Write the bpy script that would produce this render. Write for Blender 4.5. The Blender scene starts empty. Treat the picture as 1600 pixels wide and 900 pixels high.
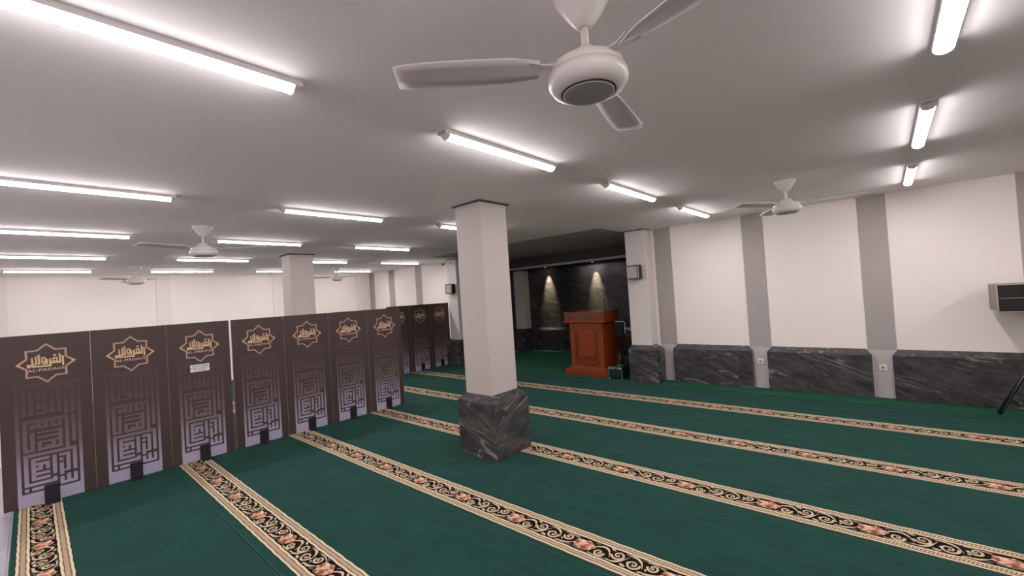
import bpy, bmesh, math, random
from mathutils import Matrix, Vector
random.seed(7)
PI = math.pi
C = bpy.context.scene.collection

# ------------------------------------------------------------------ camera
cam_d = bpy.data.cameras.new('camera')
cam_d.sensor_width = 36.0
cam_d.lens = 663.364 / 1600 * 36.0
cam_d.clip_start = 0.02
cam = bpy.data.objects.new('camera', cam_d); C.objects.link(cam)
RT = (0.7489749, 0.6593879, -0.0651467)
DN = (-0.0604081, -0.0299586, -0.9977241)
FW = (-0.6598390, 0.7512057, 0.0173942)
cam.matrix_world = Matrix(((RT[0], -DN[0], -FW[0], 0.0), (RT[1], -DN[1], -FW[1], 0.0),
                           (RT[2], -DN[2], -FW[2], 1.66), (0, 0, 0, 1)))
bpy.context.scene.camera = cam

# ------------------------------------------------------------------ world, exposure
w = bpy.data.worlds.new('world'); bpy.context.scene.world = w
w.use_nodes = True
w.node_tree.nodes['Background'].inputs[0].default_value = (0.8, 0.85, 1.0, 1)
w.node_tree.nodes['Background'].inputs[1].default_value = 0.02
vs = bpy.context.scene.view_settings
vs.view_transform = 'Standard'; vs.look = 'None'; vs.gamma = 1.0; vs.exposure = 0.55
vs.use_curve_mapping = False
bpy.context.scene.cycles.max_bounces = 16
bpy.context.scene.cycles.diffuse_bounces = 10
TUBE_POWER = 56.0           # emission strength of the tube diffusers
SPOT_W = 330.0

ZC = 2.672                  # ceiling
YF = 7.40                   # front wall plane
XW = -12.70                 # far left wall plane

# ------------------------------------------------------------------ materials
def s2l(c):
    return tuple(((v / 255) / 12.92 if v / 255 <= .04045 else ((v / 255 + .055) / 1.055) ** 2.4) for v in c)

def new_mat(name, color=(.8, .8, .8), rough=.5, metal=0., spec=.5):
    m = bpy.data.materials.new(name); m.use_nodes = True
    b = m.node_tree.nodes['Principled BSDF']
    b.inputs['Base Color'].default_value = (*color, 1)
    b.inputs['Roughness'].default_value = rough
    b.inputs['Metallic'].default_value = metal
    b.inputs['Specular IOR Level'].default_value = spec
    return m

def N(m, t, **kw):
    n = m.node_tree.nodes.new(t)
    for k, v in kw.items():
        if k in n.inputs: n.inputs[k].default_value = v
        else: setattr(n, k, v)
    return n

def L(m, a, b): m.node_tree.links.new(a, b)
def bsdf(m): return m.node_tree.nodes['Principled BSDF']

def ramp(m, fac, stops):
    r = N(m, 'ShaderNodeValToRGB'); e = r.color_ramp.elements
    while len(e) < len(stops): e.new(.5)
    for k, (p, c) in enumerate(stops):
        e[k].position = p; e[k].color = (*c, 1)
    L(m, fac, r.inputs[0]); return r

def speckled(name, c0, c1, scale, rough=.6, bump=0., bscale=None, detail=4., spec=.5):
    m = new_mat(name, c0, rough, 0, spec)
    tc = N(m, 'ShaderNodeTexCoord')
    n = N(m, 'ShaderNodeTexNoise', Scale=scale, Detail=detail)
    L(m, tc.outputs['Object'], n.inputs['Vector'])
    r = ramp(m, n.outputs[0], [(.3, c0), (.7, c1)])
    L(m, r.outputs[0], bsdf(m).inputs['Base Color'])
    if bump:
        n2 = N(m, 'ShaderNodeTexNoise', Scale=bscale or scale, Detail=3.)
        L(m, tc.outputs['Object'], n2.inputs['Vector'])
        bp = N(m, 'ShaderNodeBump', Strength=bump, Distance=.01)
        L(m, n2.outputs[0], bp.inputs['Height']); L(m, bp.outputs[0], bsdf(m).inputs['Normal'])
    return m

def marble(name, base, light, vein, rough=.14, seed=0., vein_amt=1.0, d=(1, 0, -.36)):
    m = new_mat(name, base, rough)
    tc = N(m, 'ShaderNodeTexCoord')
    mp = N(m, 'ShaderNodeMapping'); mp.inputs['Location'].default_value = (seed, seed * .7, seed * 1.3)
    # stretch the figure along one slanted direction of the block
    d_ = Vector(d).normalized()
    mp.inputs['Rotation'].default_value = d_.rotation_difference(Vector((1, 0, 0))).to_euler()
    L(m, tc.outputs['Object'], mp.inputs[0])
    mp0 = mp; mp = N(m, 'ShaderNodeMapping'); mp.inputs['Scale'].default_value = (.36, 2.4, 2.4)
    L(m, mp0.outputs[0], mp.inputs[0])
    wn = N(m, 'ShaderNodeTexNoise', Scale=1.6, Detail=5., Roughness=.6)
    L(m, mp.outputs[0], wn.inputs['Vector'])
    mix = N(m, 'ShaderNodeMix', data_type='VECTOR'); mix.inputs[0].default_value = .16
    L(m, mp.outputs[0], mix.inputs[4]); L(m, wn.outputs['Color'], mix.inputs[5])
    # mottling
    n1 = N(m, 'ShaderNodeTexNoise', Scale=9., Detail=8., Roughness=.65)
    mpm = N(m, 'ShaderNodeMapping'); mpm.inputs['Scale'].default_value = (1.7, .62, .62); L(m, mix.outputs[1], mpm.inputs[0]); L(m, mpm.outputs[0], n1.inputs['Vector'])
    r1 = ramp(m, n1.outputs[0], [(.35, base), (.75, light)])
    # veins: thin bands where a noise crosses its middle
    def vein_mask(scale, width, det):
        n2 = N(m, 'ShaderNodeTexNoise', Scale=scale, Detail=det, Roughness=.5)
        L(m, mix.outputs[1], n2.inputs['Vector'])
        a = N(m, 'ShaderNodeMath', operation='SUBTRACT'); L(m, n2.outputs[0], a.inputs[0]); a.inputs[1].default_value = .5
        b = N(m, 'ShaderNodeMath', operation='ABSOLUTE'); L(m, a.outputs[0], b.inputs[0])
        c = N(m, 'ShaderNodeMapRange'); L(m, b.outputs[0], c.inputs[0])
        c.inputs[1].default_value = 0; c.inputs[2].default_value = width; c.inputs[3].default_value = 1; c.inputs[4].default_value = 0
        return c.outputs[0]
    v1 = vein_mask(.9, .0042, 3.); v2 = vein_mask(2.0, .005, 3.)
    nm = N(m, 'ShaderNodeTexNoise', Scale=2.2, Detail=2.)
    L(m, tc.outputs['Object'], nm.inputs['Vector'])
    k = N(m, 'ShaderNodeMapRange'); L(m, nm.outputs[0], k.inputs[0]); k.inputs[1].default_value = .42; k.inputs[2].default_value = .62
    v2m = N(m, 'ShaderNodeMath', operation='MULTIPLY'); L(m, v2, v2m.inputs[0]); L(m, k.outputs[0], v2m.inputs[1])
    mx = N(m, 'ShaderNodeMath', operation='MAXIMUM'); v1k = N(m, 'ShaderNodeMath', operation='MULTIPLY'); L(m, v1, v1k.inputs[0]); k1 = N(m, 'ShaderNodeMapRange'); L(m, wn.outputs[0], k1.inputs[0]); k1.inputs[1].default_value = .36; k1.inputs[2].default_value = .56; L(m, k1.outputs[0], v1k.inputs[1]); L(m, v1k.outputs[0], mx.inputs[0]); L(m, v2m.outputs[0], mx.inputs[1])
    mm = N(m, 'ShaderNodeMath', operation='MULTIPLY'); L(m, mx.outputs[0], mm.inputs[0]); mm.inputs[1].default_value = .6 * vein_amt
    mc = N(m, 'ShaderNodeMix', data_type='RGBA'); L(m, mm.outputs[0], mc.inputs[0])
    L(m, r1.outputs[0], mc.inputs[6]); mc.inputs[7].default_value = (*vein, 1)
    L(m, mc.outputs[2], bsdf(m).inputs['Base Color'])
    return m

M = {}
M['ceiling'] = speckled('ceiling_paint', (.86, .82, .815), (.88, .84, .835), 1.2, .9, .03, 60)
M['ceiling_shaded'] = speckled('shade_toned_ceiling_paint', (.42, .375, .40), (.45, .40, .425), 1.5, .8)  # white ceiling paint, darkened in its colour to stand in for niche shade
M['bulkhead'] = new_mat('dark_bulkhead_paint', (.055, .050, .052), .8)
M['wall'] = speckled('white_wall_paint', (.80, .735, .69), (.83, .765, .72), .8, .75, .02, 80)
M['wall_cream'] = speckled('cream_wall_paint', (.73, .675, .635), (.76, .70, .655), .8, .75)
M['pilaster'] = speckled('taupe_grey_paint', (.36, .32, .305), (.385, .345, .33), 1.5, .7)
M['pilaster_tile'] = marble('light_grey_marble', (.50, .455, .455), (.55, .50, .50), (.64, .6, .6), .25, 4., .35)
M['column'] = speckled('column_paint', (.455, .405, .38), (.475, .425, .40), .9, .6)
M['pillar'] = speckled('pillar_paint', (.62, .57, .545), (.65, .60, .575), .9, .6)
M['shadow_gap'] = new_mat('shadow_gap_paint', (.06, .05, .05), .8)
M['marble'] = marble('grey_vein_marble', (.034, .031, .032), (.095, .089, .092), (.40, .38, .38), .13, 2.3)
M['marble_side'] = marble('grey_vein_marble_side', (.034, .031, .032), (.095, .089, .092), (.40, .38, .38), .13, 5.3, 1., (0, 1, .40))
M['marble_wall'] = marble('black_vein_marble', (.022, .021, .022), (.065, .062, .062), (.22, .21, .20), .14, 9.1, .6)
M['trim'] = new_mat('soffit_edge_paint', (.42, .41, .42), .5)
M['tile'] = speckled('floor_tile_glaze', (.36, .34, .385), (.40, .38, .425), 3, .15)
M['grout'] = new_mat('tile_grout', (.5, .48, .53), .6)

def carpet_mat(name, c0, c1, c2):
    m = new_mat(name, c0, 1.0, 0, .1)
    tc = N(m, 'ShaderNodeTexCoord')
    n = N(m, 'ShaderNodeTexNoise', Scale=3.2, Detail=7., Roughness=.62)
    n3 = N(m, 'ShaderNodeTexNoise', Scale=260., Detail=2.)
    L(m, tc.outputs['Object'], n.inputs['Vector']); L(m, tc.outputs['Object'], n3.inputs['Vector'])
    r = ramp(m, n.outputs[0], [(.32, c0), (.5, c1), (.72, c2)])
    r3 = ramp(m, n3.outputs[0], [(.3, (.72, .72, .72)), (.7, (1.2, 1.2, 1.2))])
    mx = N(m, 'ShaderNodeMix', data_type='RGBA', blend_type='MULTIPLY'); mx.inputs[0].default_value = 1
    L(m, r.outputs[0], mx.inputs[6]); L(m, r3.outputs[0], mx.inputs[7])
    L(m, mx.outputs[2], bsdf(m).inputs['Base Color'])
    # pile direction folds
    mp = N(m, 'ShaderNodeMapping'); mp.inputs['Scale'].default_value = (1.2, 5., 1); mp.inputs['Rotation'].default_value = (0, 0, .9)
    L(m, tc.outputs['Object'], mp.inputs[0])
    n4 = N(m, 'ShaderNodeTexNoise', Scale=1.6, Detail=5.); L(m, mp.outputs[0], n4.inputs['Vector'])
    bp = N(m, 'ShaderNodeBump', Strength=.35, Distance=.04); L(m, n4.outputs[0], bp.inputs['Height'])
    bp2 = N(m, 'ShaderNodeBump', Strength=.5, Distance=.004); L(m, n3.outputs[0], bp2.inputs['Height']); L(m, bp.outputs[0], bp2.inputs['Normal'])
    L(m, bp2.outputs[0], bsdf(m).inputs['Normal'])
    bsdf(m).inputs['Sheen Weight'].default_value = .12
    bsdf(m).inputs['Sheen Tint'].default_value = (.25, .6, .5, 1)
    return m
M['carpet'] = carpet_mat('teal_green_carpet', (.0068, .031, .0245), (.0084, .037, .0295), (.0108, .043, .035))
M['turf'] = carpet_mat('bright_green_carpet', (.0055, .052, .019), (.007, .066, .025), (.010, .085, .033))
M['carpet_line'] = new_mat('carpet_seam_yarn', (.011, .062, .045), 1)
M['c_cream'] = speckled('cream_carpet_yarn', (.56, .45, .31), (.66, .54, .38), 300, 1., spec=.1)
M['c_tan'] = speckled('tan_carpet_yarn', (.22, .155, .09), (.28, .20, .12), 300, 1., spec=.1)
M['c_brown'] = new_mat('brown_carpet_yarn', (.10, .06, .035), 1.)
M['c_black'] = new_mat('black_carpet_yarn', (.010, .0065, .0055), 1., 0, .05)
M['c_scroll'] = speckled('beige_scroll_yarn', (.44, .34, .22), (.54, .43, .29), 200, 1., spec=.1)
M['c_leaf'] = new_mat('grey_green_leaf_yarn', (.10, .105, .065), 1., 0, .1)
M['c_rose'] = new_mat('rose_yarn', (.30, .11, .065), 1.)
M['c_pink'] = new_mat('pale_rose_yarn', (.52, .31, .20), 1.)
M['c_red'] = new_mat('dark_rose_yarn', (.17, .035, .022), 1.)

M['board'] = speckled('brown_printed_board', (.048, .0275, .0245), (.055, .032, .0285), 1.4, .55)
M['board_edge'] = new_mat('pale_board_edge', (.20, .165, .155), .5)
M['board_back'] = new_mat('board_back', (.08, .06, .055), .7)
M['foot'] = new_mat('black_steel_foot', (.012, .011, .014), .45)
# band print: brown at the top, lavender at the bottom (object space of the panel)
def band_mat():
    m = new_mat('lavender_gradient_print', (.3, .27, .35), .55)
    tc = N(m, 'ShaderNodeTexCoord'); sp = N(m, 'ShaderNodeSeparateXYZ'); L(m, tc.outputs['Object'], sp.inputs[0])
    r = ramp(m, sp.outputs[2], [(.10, (.37, .335, .46)), (.32, (.27, .225, .29)), (.55, (.135, .100, .105)), (.80, (.086, .060, .058)), (1.0, (.060, .037, .033))])
    r.color_ramp.interpolation = 'EASE'
    L(m, r.outputs[0], bsdf(m).inputs['Base Color'])
    return m
M['band'] = band_mat()
def star_mat():
    m = new_mat('rose_gold_print', (.45, .28, .22), .5)
    tc = N(m, 'ShaderNodeTexCoord'); sp = N(m, 'ShaderNodeSeparateXYZ'); L(m, tc.outputs['Object'], sp.inputs[0])
    a = N(m, 'ShaderNodeMath', operation='ABSOLUTE'); L(m, sp.outputs[1], a.inputs[0])
    mr = N(m, 'ShaderNodeMapRange'); L(m, a.outputs[0], mr.inputs[0]); mr.inputs[1].default_value = .09; mr.inputs[2].default_value = .19
    r = ramp(m, mr.outputs[0], [(0, (.40, .245, .215)), (.45, (.43, .27, .20)), (1, (.66, .42, .20))])
    L(m, r.outputs[0], bsdf(m).inputs['Base Color'])
    return m
M['star'] = star_mat()
def gold_mat():
    m = new_mat('gold_letter_print', (.6, .4, .2), .5)
    tc = N(m, 'ShaderNodeTexCoord'); sp = N(m, 'ShaderNodeSeparateXYZ'); L(m, tc.outputs['Object'], sp.inputs[0])
    mr = N(m, 'ShaderNodeMapRange'); L(m, sp.outputs[2], mr.inputs[0]); mr.inputs[1].default_value = 1.26; mr.inputs[2].default_value = 1.40
    r = ramp(m, mr.outputs[0], [(0, (.72, .50, .28)), (1, (.50, .31, .19))])
    L(m, r.outputs[0], bsdf(m).inputs['Base Color'])
    return m
M['gold'] = gold_mat()
M['rose_text'] = new_mat('rose_letter_print', (.62, .40, .33), .5)
M['paper'] = new_mat('white_paper_label', (.72, .70, .70), .6)
M['ink'] = new_mat('dark_ink', (.09, .085, .09), .6)

def emit_mat(name, col, strength):
    m = bpy.data.materials.new(name); m.use_nodes = True
    nt = m.node_tree; nt.nodes.clear()
    e = nt.nodes.new('ShaderNodeEmission'); e.inputs[0].default_value = (*col, 1); e.inputs[1].default_value = strength
    o = nt.nodes.new('ShaderNodeOutputMaterial'); nt.links.new(e.outputs[0], o.inputs[0]); return m
M['tube'] = emit_mat('tube_diffuser_glow', (1.0, .94, .955), TUBE_POWER)
M['tube_side'] = emit_mat('tube_diffuser_side_glow', (1.0, .94, .955), TUBE_POWER * .22)
M['tube_house'] = new_mat('white_tube_housing', (.72, .68, .69), .4)
M['spot_glow'] = emit_mat('spot_glow', (1.0, .88, .66), 30.)
M['spot_off'] = new_mat('spot_glass_off', (.42, .42, .43), .3)
M['spot_ring'] = new_mat('spot_ring', (.55, .54, .55), .4)
M['fan'] = new_mat('white_fan_enamel', (.66, .62, .59), .35)
M['fan_cap'] = new_mat('grey_fan_cap', (.30, .29, .275), .45)
M['fan_blade'] = new_mat('fan_blade_enamel', (.60, .56, .55), .5)
M['dark'] = new_mat('dark_slot', (.02, .018, .018), .6)
def wood_mat(name, c0, c1, rough=.3):
    m = new_mat(name, c0, rough)
    tc = N(m, 'ShaderNodeTexCoord'); mp = N(m, 'ShaderNodeMapping'); mp.inputs['Scale'].default_value = (9, 9, .9)
    L(m, tc.outputs['Object'], mp.inputs[0])
    n = N(m, 'ShaderNodeTexNoise', Scale=3., Detail=6., Distortion=1.2); L(m, mp.outputs[0], n.inputs['Vector'])
    r = ramp(m, n.outputs[0], [(.3, c0), (.7, c1)]); L(m, r.outputs[0], bsdf(m).inputs['Base Color']); return m
M['wood'] = wood_mat('red_brown_varnished_wood', (.175, .029, .006), (.27, .050, .011))
M['wood_dark'] = wood_mat('dark_varnished_wood', (.06, .025, .016), (.10, .042, .026))
M['wood_red'] = wood_mat('reddish_shelf_wood', (.12, .035, .025), (.16, .05, .03))
M['chrome'] = new_mat('chrome', (.75, .75, .76), .15, 1.)
M['navy'] = new_mat('navy_vinyl', (.003, .008, .026), .5)
M['black'] = new_mat('black_plastic', (.012, .011, .012), .4)
M['black_gloss'] = new_mat('glossy_black_front', (.015, .03, .028), .05)
M['grille'] = speckled('beige_speaker_cloth', (.42, .37, .33), (.48, .43, .38), 150, .9)
M['black_cloth'] = speckled('black_speaker_cloth', (.010, .009, .009), (.018, .016, .016), 250, .9)
M['speaker_side'] = speckled('taupe_speaker_cabinet', (.20, .175, .155), (.23, .2, .18), 4, .5)
M['champagne'] = new_mat('champagne_metal', (.50, .42, .33), .35, .6)
M['white_plastic'] = new_mat('white_plastic', (.78, .74, .72), .4)
M['silver'] = new_mat('silver_trim', (.6, .6, .62), .3, .8)

# ------------------------------------------------------------------ helpers
def link(o, parent=None):
    C.objects.link(o)
    if parent is not None: o.parent = parent
    return o

def obj(name, bm, mats, parent=None, loc=None, smooth=False):
    me = bpy.data.meshes.new(name); bm.to_mesh(me); bm.free()
    for m in (mats if isinstance(mats, (list, tuple)) else [mats]): me.materials.append(m)
    if smooth:
        for p in me.polygons: p.use_smooth = True
    o = bpy.data.objects.new(name, me); link(o, parent)
    if loc: o.location = loc
    return o

def tag(o, label, cat, group=None):
    o['label'] = label; o['category'] = cat
    if group: o['group'] = group
    return o

def thing(name, label, cat, loc=(0, 0, 0), rz=0., group=None):
    o = bpy.data.objects.new(name, None); C.objects.link(o); o.empty_display_size = .1
    o.location = loc; o.rotation_euler = (0, 0, rz)
    return tag(o, label, cat, group)

def struct(name, bm, mats, parent=None):
    o = obj(name, bm, mats, parent)
    if parent is None: o['kind'] = 'structure'
    return o

def dup(root, loc, rz=None, label=None, group=None):
    r = root.copy(); C.objects.link(r); r.location = loc
    if rz is not None: r.rotation_euler = (0, 0, rz)
    if label: r['label'] = label
    if group: r['group'] = group
    for ch in list(root.children):
        c = ch.copy(); C.objects.link(c); c.parent = r
        for g in list(ch.children):
            d = g.copy(); C.objects.link(d); d.parent = c
    return r

def box(bm, x0, x1, y0, y1, z0, z1, mi=0):
    v = [bm.verts.new(p) for p in ((x0, y0, z0), (x1, y0, z0), (x1, y1, z0), (x0, y1, z0), (x0, y0, z1), (x1, y0, z1), (x1, y1, z1), (x0, y1, z1))]
    fs = [bm.faces.new([v[i] for i in q]) for q in ((3, 2, 1, 0), (4, 5, 6, 7), (0, 1, 5, 4), (1, 2, 6, 5), (2, 3, 7, 6), (3, 0, 4, 7))]
    for f in fs: f.material_index = mi
    return v, fs

def bbox_bm(x0, x1, y0, y1, z0, z1, bev=0., seg=2):
    bm = bmesh.new(); box(bm, x0, x1, y0, y1, z0, z1)
    if bev: bmesh.ops.bevel(bm, geom=list(bm.edges), offset=bev, segments=seg, affect='EDGES', profile=.5)
    return bm

def frustum_bm(x0, x1, y0, y1, z0, z1, z2, i0, i1, j0, j1, bm=None):
    """upright block z0..z1 then a chamfer to z2 whose top is inset by i0,i1,j0,j1"""
    bm = bm or bmesh.new()
    r0 = [(x0, y0), (x1, y0), (x1, y1), (x0, y1)]
    r2 = [(x0 + i0, y0 + j0), (x1 - i1, y0 + j0), (x1 - i1, y1 - j1), (x0 + i0, y1 - j1)]
    rings = [[bm.verts.new((x, y, z)) for x, y in r] for r, z in ((r0, z0), (r0, z1), (r2, z2))]
    bm.faces.new(rings[0][::-1]); bm.faces.new(rings[2])
    for a, b in ((0, 1), (1, 2)):
        for k in range(4):
            bm.faces.new([rings[a][k], rings[a][(k + 1) % 4], rings[b][(k + 1) % 4], rings[b][k]])
    return bm

def lathe(bm, prof, seg=40, cx=0, cy=0, mi=0, cap=True):
    rings = []
    for r, z in prof:
        rings.append([bm.verts.new((cx + r * math.cos(2 * PI * k / seg), cy + r * math.sin(2 * PI * k / seg), z)) for k in range(seg)])
    for a, b in zip(rings, rings[1:]):
        for k in range(seg):
            f = bm.faces.new([a[k], a[(k + 1) % seg], b[(k + 1) % seg], b[k]]); f.material_index = mi; f.smooth = True
    if cap:
        f = bm.faces.new(rings[0][::-1]); f.material_index = mi
        f = bm.faces.new(rings[-1]); f.material_index = mi
    return bm

def tube(bm, pts, r, seg=8, mi=0, r1=None):
    pts = [Vector(p) for p in pts]; rings = []
    for i, p in enumerate(pts):
        d = (pts[min(i + 1, len(pts) - 1)] - pts[max(i - 1, 0)]).normalized()
        u = d.orthogonal().normalized() if i == 0 else (u - d * u.dot(d)).normalized()
        v = d.cross(u); rr = r if r1 is None else r + (r1 - r) * i / (len(pts) - 1)
        rings.append([bm.verts.new(p + (u * math.cos(2 * PI * k / seg) + v * math.sin(2 * PI * k / seg)) * rr) for k in range(seg)])
    for a, b in zip(rings, rings[1:]):
        for k in range(seg):
            f = bm.faces.new([a[k], a[(k + 1) % seg], b[(k + 1) % seg], b[k]]); f.material_index = mi; f.smooth = True
    bm.faces.new(rings[0][::-1]).material_index = mi; bm.faces.new(rings[-1]).material_index = mi
    return bm

def prism(bm, pts, h, to3, mi=0):
    """flat polygon pts (u,v) extruded by h; to3(u,v,w) gives the point"""
    a = [bm.verts.new(to3(u, v, 0)) for u, v in pts]; b = [bm.verts.new(to3(u, v, h)) for u, v in pts]
    n = len(pts)
    f = bm.faces.new(b); f.material_index = mi
    for k in range(n):
        f = bm.faces.new([a[k], a[(k + 1) % n], b[(k + 1) % n], b[k]]); f.material_index = mi

def ribbon(bm, pts, widths, z, mi=0):
    """flat strip in the floor plane along pts"""
    prev = None; n = len(pts)
    for i, (x, y) in enumerate(pts):
        x0, y0 = pts[max(i - 1, 0)]; x1, y1 = pts[min(i + 1, n - 1)]
        dx, dy = x1 - x0, y1 - y0; l = math.hypot(dx, dy) or 1
        w = (widths if not callable(widths) else widths(i / (n - 1))) / 2
        a = bm.verts.new((x - dy / l * w, y + dx / l * w, z)); b = bm.verts.new((x + dy / l * w, y - dx / l * w, z))
        if prev:
            f = bm.faces.new([prev[1], b, a, prev[0]]); f.material_index = mi
        prev = (a, b)

def blob(bm, cx, cy, rx, ry, z, mi, seg=10, rot=0., wob=0.):
    ps = []
    for k in range(seg):
        t = 2 * PI * k / seg; rr = 1 + wob * math.cos(5 * t)
        x, y = rx * rr * math.cos(t), ry * rr * math.sin(t)
        ps.append(bm.verts.new((cx + x * math.cos(rot) - y * math.sin(rot), cy + x * math.sin(rot) + y * math.cos(rot), z)))
    f = bm.faces.new(ps); f.material_index = mi

# ------------------------------------------------------------------ setting: floor, walls, ceiling
bm = bmesh.new(); box(bm, -13.2, 4.8, -3.8, 10.4, -.12, -.014); floor = struct('floor', bm, M['grout'])
tile_me = None
for i in range(13):
    for j in range(3):
        if tile_me is None:
            t = obj('tile', bbox_bm(0, .597, 0, .597, -.014, -.006, .0015, 1), M['tile'], floor); tile_me = t.data
        else:
            t = bpy.data.objects.new('tile', tile_me); link(t, floor)
        t.location = (-8.06 + i * .6, -.158 - .6 * (j + 1), 0)

bm = bmesh.new()
box(bm, -13.2, 4.8, -3.8, 6.22, ZC, ZC + .15)
box(bm, -13.2, -8.0, 6.22, 7.6, ZC, ZC + .15)
box(bm, -3.50, 4.8, 6.22, 7.6, ZC, ZC + .15)
ceil = struct('ceiling', bm, M['ceiling'])
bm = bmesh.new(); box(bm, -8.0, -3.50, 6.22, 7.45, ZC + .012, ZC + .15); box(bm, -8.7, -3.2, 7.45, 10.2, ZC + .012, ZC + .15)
struct('shade_toned_ceiling_field', bm, M['ceiling_shaded'], ceil)

PIL = [-12.70, -11.56, -10.19, -8.82, -3.06, -1.645, -.235, 1.17, 2.58, 3.98]     # left edges of the grey pilasters
bm = bmesh.new(); box(bm, -3.30, 4.8, YF, YF + .2, -.1, ZC); wf = struct('wall_front', bm, M['wall'])
bm = bmesh.new(); box(bm, XW - .2, -8.25, YF, YF + .2, -.1, ZC); wf2 = struct('wall_front_left', bm, M['wall'])
for x in PIL:
    if x == -8.82: continue
    obj('pilaster', bbox_bm(x, x + .295, YF - .006, YF + .01, .625, ZC), M['pilaster'], wf if x > -5 else wf2)
    obj('pilaster_base', bbox_bm(x, x + .295, YF - .008, YF + .01, 0, .625), M['pilaster_tile'], wf if x > -5 else wf2)
bays = [(-12.40, -11.56), (-11.27, -10.19), (-9.90, -8.60), (-2.765, -1.645), (-1.35, -.235), (.06, 1.17), (1.465, 2.58), (2.875, 3.98)]
for a, b in bays:
    bm = frustum_bm(a - .05, b + .04, YF - .10, YF, 0, .565, .635, .055, .055, .098, 0)
    obj('marble_wainscot', bm, M['marble'], wf if a > -5 else wf2)

bm = bmesh.new(); box(bm, XW - .2, XW, -3.8, YF + .2, -.1, ZC); wl = struct('wall_left', bm, M['wall'])
for y in (4.45, 6.93, 1.95, -.55):
    obj('pilaster', bbox_bm(XW - .01, XW + .03, y, y + .27, 0, ZC), M['wall_cream'], wl)
bm = bmesh.new(); box(bm, 4.6, 4.8, -3.8, YF, -.1, ZC); struct('wall_right', bm, M['wall'])
bm = bmesh.new(); box(bm, XW, 4.6, -3.8, -3.6, -.1, ZC); struct('wall_back', bm, M['wall'])

# mihrab recess
bm = bmesh.new(); box(bm, -8.9, -3.0, 10.0, 10.2, -.1, ZC + .1); wm = struct('wall_mihrab_back', bm, M['marble_wall'])
bm = frustum_bm(-8.45, -3.30, 9.90, 10.0, 0, .585, .655, 0, 0, .085, 0)
obj('marble_wainscot', bm, M['marble_wall'], wm)
bm = bmesh.new(); box(bm, -8.65, -8.45, 7.45, 10.0, -.1, ZC + .1); struct('wall_mihrab_left', bm, M['marble_wall'])
bm = bmesh.new(); box(bm, -3.30, -3.1, 7.60, 10.0, -.1, ZC + .1); struct('wall_mihrab_right', bm, M['marble_wall'])
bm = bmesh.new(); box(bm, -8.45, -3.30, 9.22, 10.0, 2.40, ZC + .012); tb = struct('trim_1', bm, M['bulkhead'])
obj('soffit_edge', bbox_bm(-8.45, -3.30, 9.205, 9.245, 2.375, 2.43), M['trim'], tb)

# ------------------------------------------------------------------ columns and pillars
def column(x0, x1, y0, y1, mx0, mx1, my0, my1, label, sides=(1, 1, 1, 1), name='column', top=ZC):
    cx, cy = (x0 + x1) / 2, (y0 + y1) / 2
    t = thing(name, label, 'column', (cx, cy, 0))
    obj('shaft', bbox_bm(x0 - cx, x1 - cx, y0 - cy, y1 - cy, .55, top - .012, .004, 1), M['column'] if name == 'column' else M['pillar'], t)
    obj('shadow_gap', bbox_bm(x0 - cx - .03 * sides[0], x1 - cx + .03 * sides[1], y0 - cy - .03, y1 - cy + .03 * sides[3], top - .014, top - .001), M['shadow_gap'], t)
    i0, i1, j0, j1 = x0 - mx0, mx1 - x1, y0 - my0, my1 - y1
    bm = frustum_bm(mx0 - cx, mx1 - cx, my0 - cy, my1 - cy, 0, .57, .64, max(i0, 0), max(i1, 0), max(j0, 0), max(j1, 0))
    bm.normal_update()
    for f in bm.faces: f.material_index = 1 if abs(f.normal.x) > abs(f.normal.y) else 0
    obj('marble_base', bm, [M['marble'], M['marble_side']], t)
    return t
column(-3.49, -3.105, 3.11, 3.515, -3.565, -3.015, 3.045, 3.585, 'nearest free-standing white column with veined grey marble base on green carpet')
column(-8.40, -8.00, 3.12, 3.53, -8.47, -7.93, 3.05, 3.60, 'free-standing grey-white column rising behind the brown partition')
column(-3.47, -3.10, 7.10, 7.45, -3.49, -2.965, 6.99, 7.30, 'white wall pillar with marble base right of the dark niche', (0, 0, 0, 0), 'wall_pillar')
column(-8.42, -8.07, 7.10, 7.45, -8.47, -8.00, 6.99, 7.40, 'white wall pillar left of the niche, partly hidden behind nearest column', (0, 0, 0, 0), 'wall_pillar')
column(-8.44, -8.09, 9.70, 9.99, -8.445, -8.06, 9.62, 9.99, 'white pillar with black marble base in back left corner of niche', (0, 0, 0, 0), 'niche_pillar', 2.39)

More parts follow.
